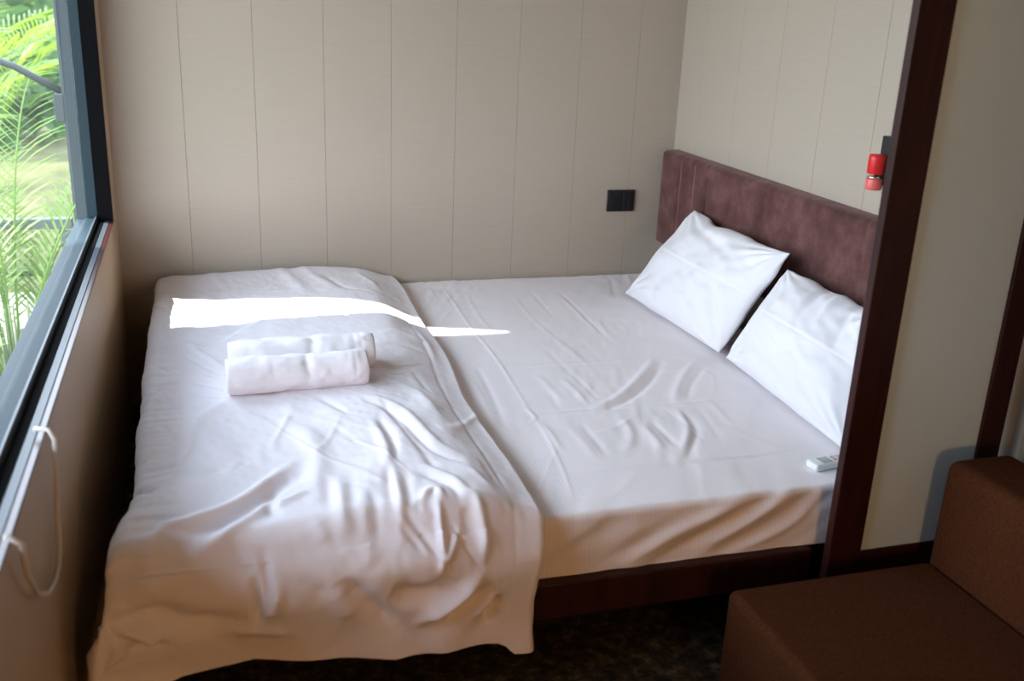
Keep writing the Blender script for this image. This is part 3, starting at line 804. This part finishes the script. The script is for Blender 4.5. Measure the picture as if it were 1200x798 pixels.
# red emergency hammer/alarm on the right wall
em = empty('emergency_hammer', (0, -1.395, 1.12)); tag(em, 'small red emergency hammer on a black bracket on the right wall', 'emergency hammer')
def epart(o): reparent(o, em); return o
epart(box('bracket', (-.020, -1.440, 1.075), (0, -1.355, 1.215), M_BLACK, None, .003))
def cyl_x(name, pts, r, m, n=24):
    bm = bmesh.new(); add_tube(bm, pts, r, n); return from_bm(name, bm, m, None, True)
cx, cy = -.044, -1.380
bm = bmesh.new()
add_tube(bm, [(cx, cy, z) for z in (1.108, 1.110, 1.115, 1.150, 1.160, 1.164, 1.165)], [.018, .0225, .0245, .0250, .0245, .021, .012], 28)
epart(from_bm('cap', bm, M_RED, None, True))
epart(cyl_x('metal_pin', [(cx, cy, 1.094), (cx, cy, 1.110)], .006, M_BLACK))
epart(cyl_x('metal_ring', [(cx, cy, 1.0965), (cx, cy, 1.1035)], .0205, M_CHROME))
bm = bmesh.new()
add_tube(bm, [(cx, cy, z) for z in (1.064, 1.066, 1.070, 1.092, 1.096)], [.019, .0225, .0235, .0235, .0215], 28)
epart(from_bm('striking_head', bm, M_REDL, None, True))
epart(box('holder_clip', (-.044, -1.392, 1.120), (-.015, -1.376, 1.140), M_BLACK))

# remote control on the sheet
rc = empty('remote_control', (-.430, -1.862, H)); tag(rc, 'small white remote control lying on the sheet next to the dark post', 'remote control')
rm = Matrix.Translation((-.415, -1.868, H + .0135)) @ Matrix.Rotation(math.radians(8), 4, 'Z')
def rpart(name, lo, hi, m, bev):
    bm = bmesh.new(); add_box(bm, lo, hi, bev, 3, rm); o = from_bm(name, bm, m, None, True)
    reparent(o, rc); return o
rpart('remote_body', (-.062, -.022, -.0095), (.062, .022, .0095), M_WHITEP, .006)
rpart('display', (-.036, -.015, .0088), (-.004, .015, .0102), M_LCD, .0005)
rpart('button', (.002, -.010, .0088), (.014, -.002, .0112), M_ORANGE, .001)
rpart('button', (.002, .003, .0088), (.014, .011, .0112), M_GREYB, .001)
rpart('button', (.020, -.010, .0088), (.032, .010, .0112), M_GREYB, .001)
rpart('button', (.038, -.010, .0088), (.050, .010, .0112), M_GREYB, .001)

# ------------------------------------------------------------------ sofa along the right wall
sofa = empty('sofa', (-.42, -3.0, 0)); tag(sofa, 'low rust brown fabric sofa against the right wall by the partition', 'sofa')
def soft_box(name, lo, hi, bev, seed, amp=.003, div=34):
    bm = bmesh.new(); add_box(bm, lo, hi, bev, 5)
    o = from_bm(name, bm, M_SOFA, None, True)
    md = o.modifiers.new('bevel_shade', 'WEIGHTED_NORMAL')
    reparent(o, sofa); return o
soft_box('seat', (-.822, -4.05, .035), (-.275, -2.110, .308), .022, 1)
soft_box('backrest', (-.280, -4.05, .035), (-.092, -2.100, .572), .030, 2)
for (x, y) in ((-.76, -2.20), (-.76, -3.95), (-.14, -2.20), (-.14, -3.95)):
    reparent(box('leg', (x - .02, y - .02, 0), (x + .02, y + .02, .037), M_BLACK), sofa)

# cream curtain bunched behind the partition post on the right wall
def curtain():
    n = 120; m = 60
    S = np.linspace(0, 1, n); Z = np.linspace(.42, 2.38, m)
    SS, ZZ = np.meshgrid(S, Z)
    pin = 1 - .12 * np.exp(-((ZZ - 1.0) / .25) ** 2)
    y = -1.925 - SS * .68 * pin
    x = -.034 - .016 * np.sin(SS * 2 * math.pi * 9 + .6 * vnoise(ZZ * 2, SS * 3)) - .006 * vnoise(SS * 20, ZZ * 4)
    P = np.stack([x, y, ZZ], -1)
    idx = np.arange(n * m).reshape(m, n)
    F = np.stack([idx[:-1, :-1], idx[:-1, 1:], idx[1:, 1:], idx[1:, :-1]], -1).reshape(-1, 4)
    o = from_np('curtain', P.reshape(-1, 3), F.tolist(), M_CURT, None, True)
    md = o.modifiers.new('t', 'SOLIDIFY'); md.thickness = .003
    return tag(o, 'cream curtain hanging above the sofa behind the far dark post', 'curtain')
curtain()

# pull cord looping below the window sill
pc = tube('blind_cord', [(-L - .012, -2.000, .775), (-L + .012, -2.010, .776), (-L + .022, -2.020, .76), (-L + .020, -2.035, .70), (-L + .016, -2.045, .62), (-L + .016, -2.060, .575),
     (-L + .016, -2.095, .548), (-L + .016, -2.150, .548), (-L + .016, -2.22, .570), (-L + .016, -2.30, .62), (-L + .016, -2.36, .69), (-L + .020, -2.39, .76), (-L + .0, -2.395, .778)], .0045, M_CABLE, None, 8)
tag(pc, 'thin cream cord looping down below the window sill', 'cord')

# ------------------------------------------------------------------ outdoors
GZ = -.45
bm = bmesh.new()
n_ = 60
for i in range(n_ + 1):
    for j in range(n_ + 1):
        x = -30 + 34 * i / n_; y = -14 + 44 * j / n_
        z = GZ + .03 * math.sin(x * .7) * math.cos(y * .5)
        bm.verts.new((x, y, z))
bm.verts.ensure_lookup_table()
for i in range(n_):
    for j in range(n_):
        a = i * (n_ + 1) + j
        bm.faces.new((bm.verts[a], bm.verts[a + n_ + 1], bm.verts[a + n_ + 2], bm.verts[a + 1]))
struct(from_bm('ground', bm, M_LAWN, None, True), 'sunlit yellow-green lawn outside the window')

# steel railing with a taller post and brace
def pv(o): return o
rail = empty('railing', (-2.9, 1.5, GZ)); tag(rail, 'pale grey metal railing on the lawn outside the window', 'railing')
for nm, lo, hi, m in (('top_rail', (-5.6, 1.47, .375), (-2.522, 1.53, .425), M_RAIL), ('lower_rail', (-5.6, 1.48, .135), (-2.535, 1.52, .162), M_RAIL),
                      ('post', (-2.580, 1.475, GZ - .05), (-2.525, 1.525, .362), M_RAIL), ('post', (-4.1, 1.475, GZ - .05), (-4.05, 1.525, .362), M_RAIL), ('post', (-5.6, 1.475, GZ - .05), (-5.55, 1.525, .362), M_RAIL)):
    o = box(nm, lo, hi, m, None, .004); reparent(o, rail)
pp = empty('steel_post', (-2.47, 1.5, GZ)); tag(pp, 'dark grey steel post with slanting brace just outside the window', 'post')
reparent(box('column', (-2.508, 1.46, GZ - .05), (-2.400, 1.56, 2.7), M_STEEL, None, .003), pp)
reparent(box('clamp', (-2.545, 1.45, .900), (-2.505, 1.55, 1.030), M_STEEL, None, .003), pp)
bm = bmesh.new(); add_tube(bm, [(-2.50, 1.50, 1.03), (-2.705, 1.50, 1.150), (-2.80, 1.50, 1.185), (-3.3, 1.5, 1.22)], .017, 8)
reparent(from_bm('brace', bm, M_STEEL, None, True), pp)

# stone paving slab and a grey bench-like ledge near the wall
pv_ = box('paving_slab', (-3.62, 1.75, GZ - .02), (-2.93, 2.75, -.30), M_DECK, None, .01); tag(pv_, 'pale stone block on the grass beyond the palm', 'stone block')
lg = box('metal_trough', (-3.35, .35, GZ - .02), (-2.70, .86, -.30), M_GREY, None, .01); tag(lg, 'grey metal trough on the grass below the window', 'trough')

# palms
def frond(bm, base, direction, length, droop, nl, ll, lw, rng, up0=1.0):
    d = Vector(direction); d.z = 0; d.normalize()
    pts = []
    for i in range(15):
        t = i / 14
        pts.append(Vector(base) + d * (length * (.18 * t + .62 * t * t)) * (1.2 - up0 * .35) + Vector((0, 0, length * (up0 * t - droop * t * t * t))))
    add_tube(bm, pts, [.008 * (1 - .75 * i / 14) for i in range(15)], 5)
    side = d.cross(Vector((0, 0, 1))).normalized()
    for k in range(nl):
        t = .28 + .71 * k / (nl - 1)
        f = t * 14; i = min(int(f), 13); p = pts[i].lerp(pts[i + 1], f - i)
        tan = (pts[i + 1] - pts[i]).normalized()
        l_ = ll * (math.sin(min(1, (t - .2) * 1.35) * math.pi * .86) * .8 + .28) * rng.uniform(.88, 1.1)
        for s in (-1, 1):
            dirn = (side * s * 1.0 + tan * (.75 + .5 * t) + Vector((0, 0, .30 + rng.uniform(-.12, .12)))).normalized()
            wv = tan.cross(dirn).normalized()
            wd = (tan * .8 + wv * .35 * s).normalized() * lw
            prev = None
            for q in range(4):
                tt = q / 3
                c = p + dirn * l_ * tt + Vector((0, 0, -.32 * l_ * tt * tt))
                w = wd * (1 - tt) ** .7 if q else wd * .5
                if q == 1: w = wd * .95
                a, b = bm.verts.new(c - w / 2), bm.verts.new(c + w / 2)
                if prev: bm.faces.new((prev[0], prev[1], b, a))
                prev = (a, b)

def palm(loc, nf, length, seed, m, label, ll=.34, lw=.018, nl=30, spread=1.0, dirs=None, stalk_h=.25, gap=None):
    rng = random.Random(seed)
    o = empty('palm', loc); tag(o, label, 'palm', None)
    bm = bmesh.new()
    for k in range(nf):
        a = rng.uniform(0, 6.28); r = rng.uniform(.02, .13) * spread
        add_tube(bm, [(loc[0] + math.cos(a) * r, loc[1] + math.sin(a) * r, loc[2] - .03), (loc[0] + math.cos(a) * r * 1.3, loc[1] + math.sin(a) * r * 1.3, loc[2] + stalk_h * rng.uniform(.8, 2.4))], [.009, .005], 6)
    reparent(from_bm('stalks', bm, M_STALK, None, True), o)
    for k in range(nf):
        a = k * 2.399 + rng.uniform(-.3, .3)
        if dirs: a = math.radians(dirs[k % len(dirs)]) + rng.uniform(-.2, .2)
        r = rng.uniform(.02, .12) * spread
        b = (loc[0] + math.cos(a) * r, loc[1] + math.sin(a) * r, loc[2] + stalk_h * rng.uniform(.3, 1.0))
        ln = length * rng.uniform(.72, 1.1)
        bm = bmesh.new()
        frond(bm, b, (math.cos(a), math.sin(a), 0), ln, rng.uniform(.10, .42), nl, ll, lw, rng, rng.uniform(.82, 1.12))
        reparent(from_bm('frond', bm, m, None, False), o)
    return o
palm((-2.78, 1.10, GZ), 19, 1.55, 3, M_PALM, 'bright green feathery palm close outside the window', .40, .019, 26, .9, [100, 160, 200, 80, 130, 180, 240, 60, 150, 110])
palm((-3.95, 3.75, GZ), 16, 2.4, 8, M_PALM2, 'taller palm behind the railing with arching bright fronds', .55, .028, 34, 1.4)
palm((-4.0, 6.9, GZ), 14, 2.4, 21, M_PALM2, 'palm growing beyond the railing, further away than the others', .60, .03, 30, 1.4)

# leafy trees at the far edge of the lawn
def tree(loc, r, h, seed, label, nleaf=2600):
    rng = random.Random(seed)
    o = empty('tree', loc); tag(o, label, 'tree')
    bm = bmesh.new(); add_tube(bm, [(loc[0], loc[1], loc[2] - .1), (loc[0] + .1, loc[1], loc[2] + h * .5), (loc[0], loc[1], loc[2] + h * .8)], [.16, .12, .06], 8)
    reparent(from_bm('trunk', bm, M_BARK, None, True), o)
    bm = bmesh.new()
    blobs = [(Vector((loc[0] + rng.uniform(-.55, .55) * r, loc[1] + rng.uniform(-.5, .5) * r, loc[2] + h * rng.uniform(.15, .85))), r * rng.uniform(.45, .7)) for _ in range(12)]
    for _ in range(nleaf):
        c, br = rng.choice(blobs)
        dv = Vector((rng.gauss(0, 1), rng.gauss(0, 1), rng.gauss(0, 1))).normalized()
        p = c + dv * br * rng.uniform(.8, 1.0)
        a = Vector((rng.gauss(0, 1), rng.gauss(0, 1), rng.gauss(0, 1))).normalized(); b = a.orthogonal().normalized(); s = rng.uniform(.12, .22)
        bm.faces.new([bm.verts.new(p + a * s), bm.verts.new(p + b * s * .5), bm.verts.new(p - a * s), bm.verts.new(p - b * s * .5)])
    reparent(from_bm('foliage', bm, M_BUSH), o)
tree((-5.0, 10.6, GZ), 1.5, 3.6, 40, 'rounded leafy tree standing between the palms and the far tree')
tree((-5.3, 18.5, GZ), 2.7, 5.4, 41, 'large leafy tree at the far end of the lawn')

# added unseen panel, its outline shaped to leave the sun patch on the bed
BLK = empty('sun_blocker', (-2.9, -1.5, 2.7)); tag(BLK, 'added unseen panel above the window, shaped to cut the sun patch', 'sun_blocker')
bm = bmesh.new()
cp = [(-L - T - .01, -4.6), (-L - T - .01, BLK_Y[0]), (-3.75, BLK_Y[1]), (-3.75, -4.6)]
lo_ = [bm.verts.new((x, y, 2.66)) for x, y in cp]; hi_ = [bm.verts.new((x, y, 2.70)) for x, y in cp]
bm.faces.new(lo_[::-1]); bm.faces.new(hi_)
for i in range(4): bm.faces.new((lo_[i], lo_[(i + 1) % 4], hi_[(i + 1) % 4], hi_[i]))
reparent(from_bm('sun_blocker_slab', bm, M_RAIL), BLK)

# ------------------------------------------------------------------ light
w = bpy.data.worlds.new('World'); sc.world = w; w.use_nodes = True
nt = w.node_tree; bg = nt.nodes['Background']
tc = nt.nodes.new('ShaderNodeTexCoord'); sp = nt.nodes.new('ShaderNodeSeparateXYZ'); rp = nt.nodes.new('ShaderNodeValToRGB')
nt.links.new(tc.outputs['Generated'], sp.inputs[0]); nt.links.new(sp.outputs['Z'], rp.inputs['Fac']); nt.links.new(rp.outputs['Color'], bg.inputs['Color'])
rp.color_ramp.elements[0].color = (.88, .905, 1.0, 1); rp.color_ramp.elements[1].color = (.56, .71, 1.0, 1)
bg.inputs['Strength'].default_value = SKY

sd = Vector((-1, SUN_K, SUN_T)).normalized()
sl = bpy.data.lights.new('sun', 'SUN'); sl.energy = SUN_E; sl.angle = math.radians(.6); sl.color = (1, .95, .88)
so_ = bpy.data.objects.new('sun', sl); COL.objects.link(so_)
so_.rotation_euler = sd.to_track_quat('Z', 'Y').to_euler()

pl = bpy.data.lights.new('window_portal', 'AREA'); pl.shape = 'RECTANGLE'; pl.size = WZ1 - WZ0; pl.size_y = WY1 - WY0
pl.cycles.is_portal = True
po = bpy.data.objects.new('window_portal', pl); COL.objects.link(po)
po.location = (-L - .13, (WY0 + WY1) / 2, (WZ0 + WZ1) / 2); po.rotation_euler = (0, -math.pi / 2, 0)

# added warm fill lamp on a low cabinet, unseen behind the camera
M_FILL = bpy.data.materials.new('fill_lamp_glow'); M_FILL.use_nodes = True
nb = M_FILL.node_tree.nodes['Principled BSDF']; nb.inputs['Emission Color'].default_value = (1, .56, .23, 1); nb.inputs['Emission Strength'].default_value = FILL_E
cb = box('cabinet', (-1.75, -5.28, 0), (-.75, -4.92, .55), M_WOOD, None, .004)
tag(cb, 'dark wooden cabinet against the wall behind the viewer', 'cabinet')
tl = empty('added_fill_lamp', (-1.25, -5.08, .55)); tag(tl, 'added warm fill lamp on the cabinet, unseen behind the viewer', 'lamp')
bm = bmesh.new(); add_tube(bm, [(-1.25, -5.08, z) for z in (.551, .565, .575, .72, .74)], [.075, .072, .014, .010, .010], 24)
reparent(from_bm('fill_lamp_base', bm, M_BLACK, None, True), tl)
bm = bmesh.new(); add_tube(bm, [(-1.25, -5.08, z) for z in (.70, 1.0)], [.17, .13], 36, cap=False)
sh = from_bm('fill_lamp_shade', bm, M_FILL, None, True); reparent(sh, tl)

# ------------------------------------------------------------------ camera
cam = bpy.data.cameras.new('camera'); co = bpy.data.objects.new('camera', cam); COL.objects.link(co)
cam.sensor_width = 36; cam.lens = 1163.885 / 1200 * 36; cam.clip_start = .02
right = Vector((.95526209, -.29283136, .04152274)); upv = Vector((.05696276, .31992353, .94572944)); fwd = Vector((.29022334, .90105423, -.3222913))
R3 = Matrix((right, upv, -fwd)).transposed()
co.matrix_world = Matrix.Translation((-1.89915, -3.80218, 1.53322)) @ R3.to_4x4()
cam.dof.use_dof = True; cam.dof.focus_distance = 3.15; cam.dof.aperture_fstop = 2.8
sc.camera = co

sc.view_settings.view_transform = 'Standard'; sc.view_settings.look = 'None'
sc.view_settings.gamma = 1; sc.view_settings.use_curve_mapping = False
sc.view_settings.exposure = EXPO
cy_ = sc.cycles
cy_.use_denoising = True
cy_.max_bounces = 10; cy_.diffuse_bounces = 6; cy_.glossy_bounces = 4; cy_.transparent_max_bounces = 12
cy_.sample_clamp_indirect = 6
cy_.caustics_reflective = False; cy_.caustics_refractive = False
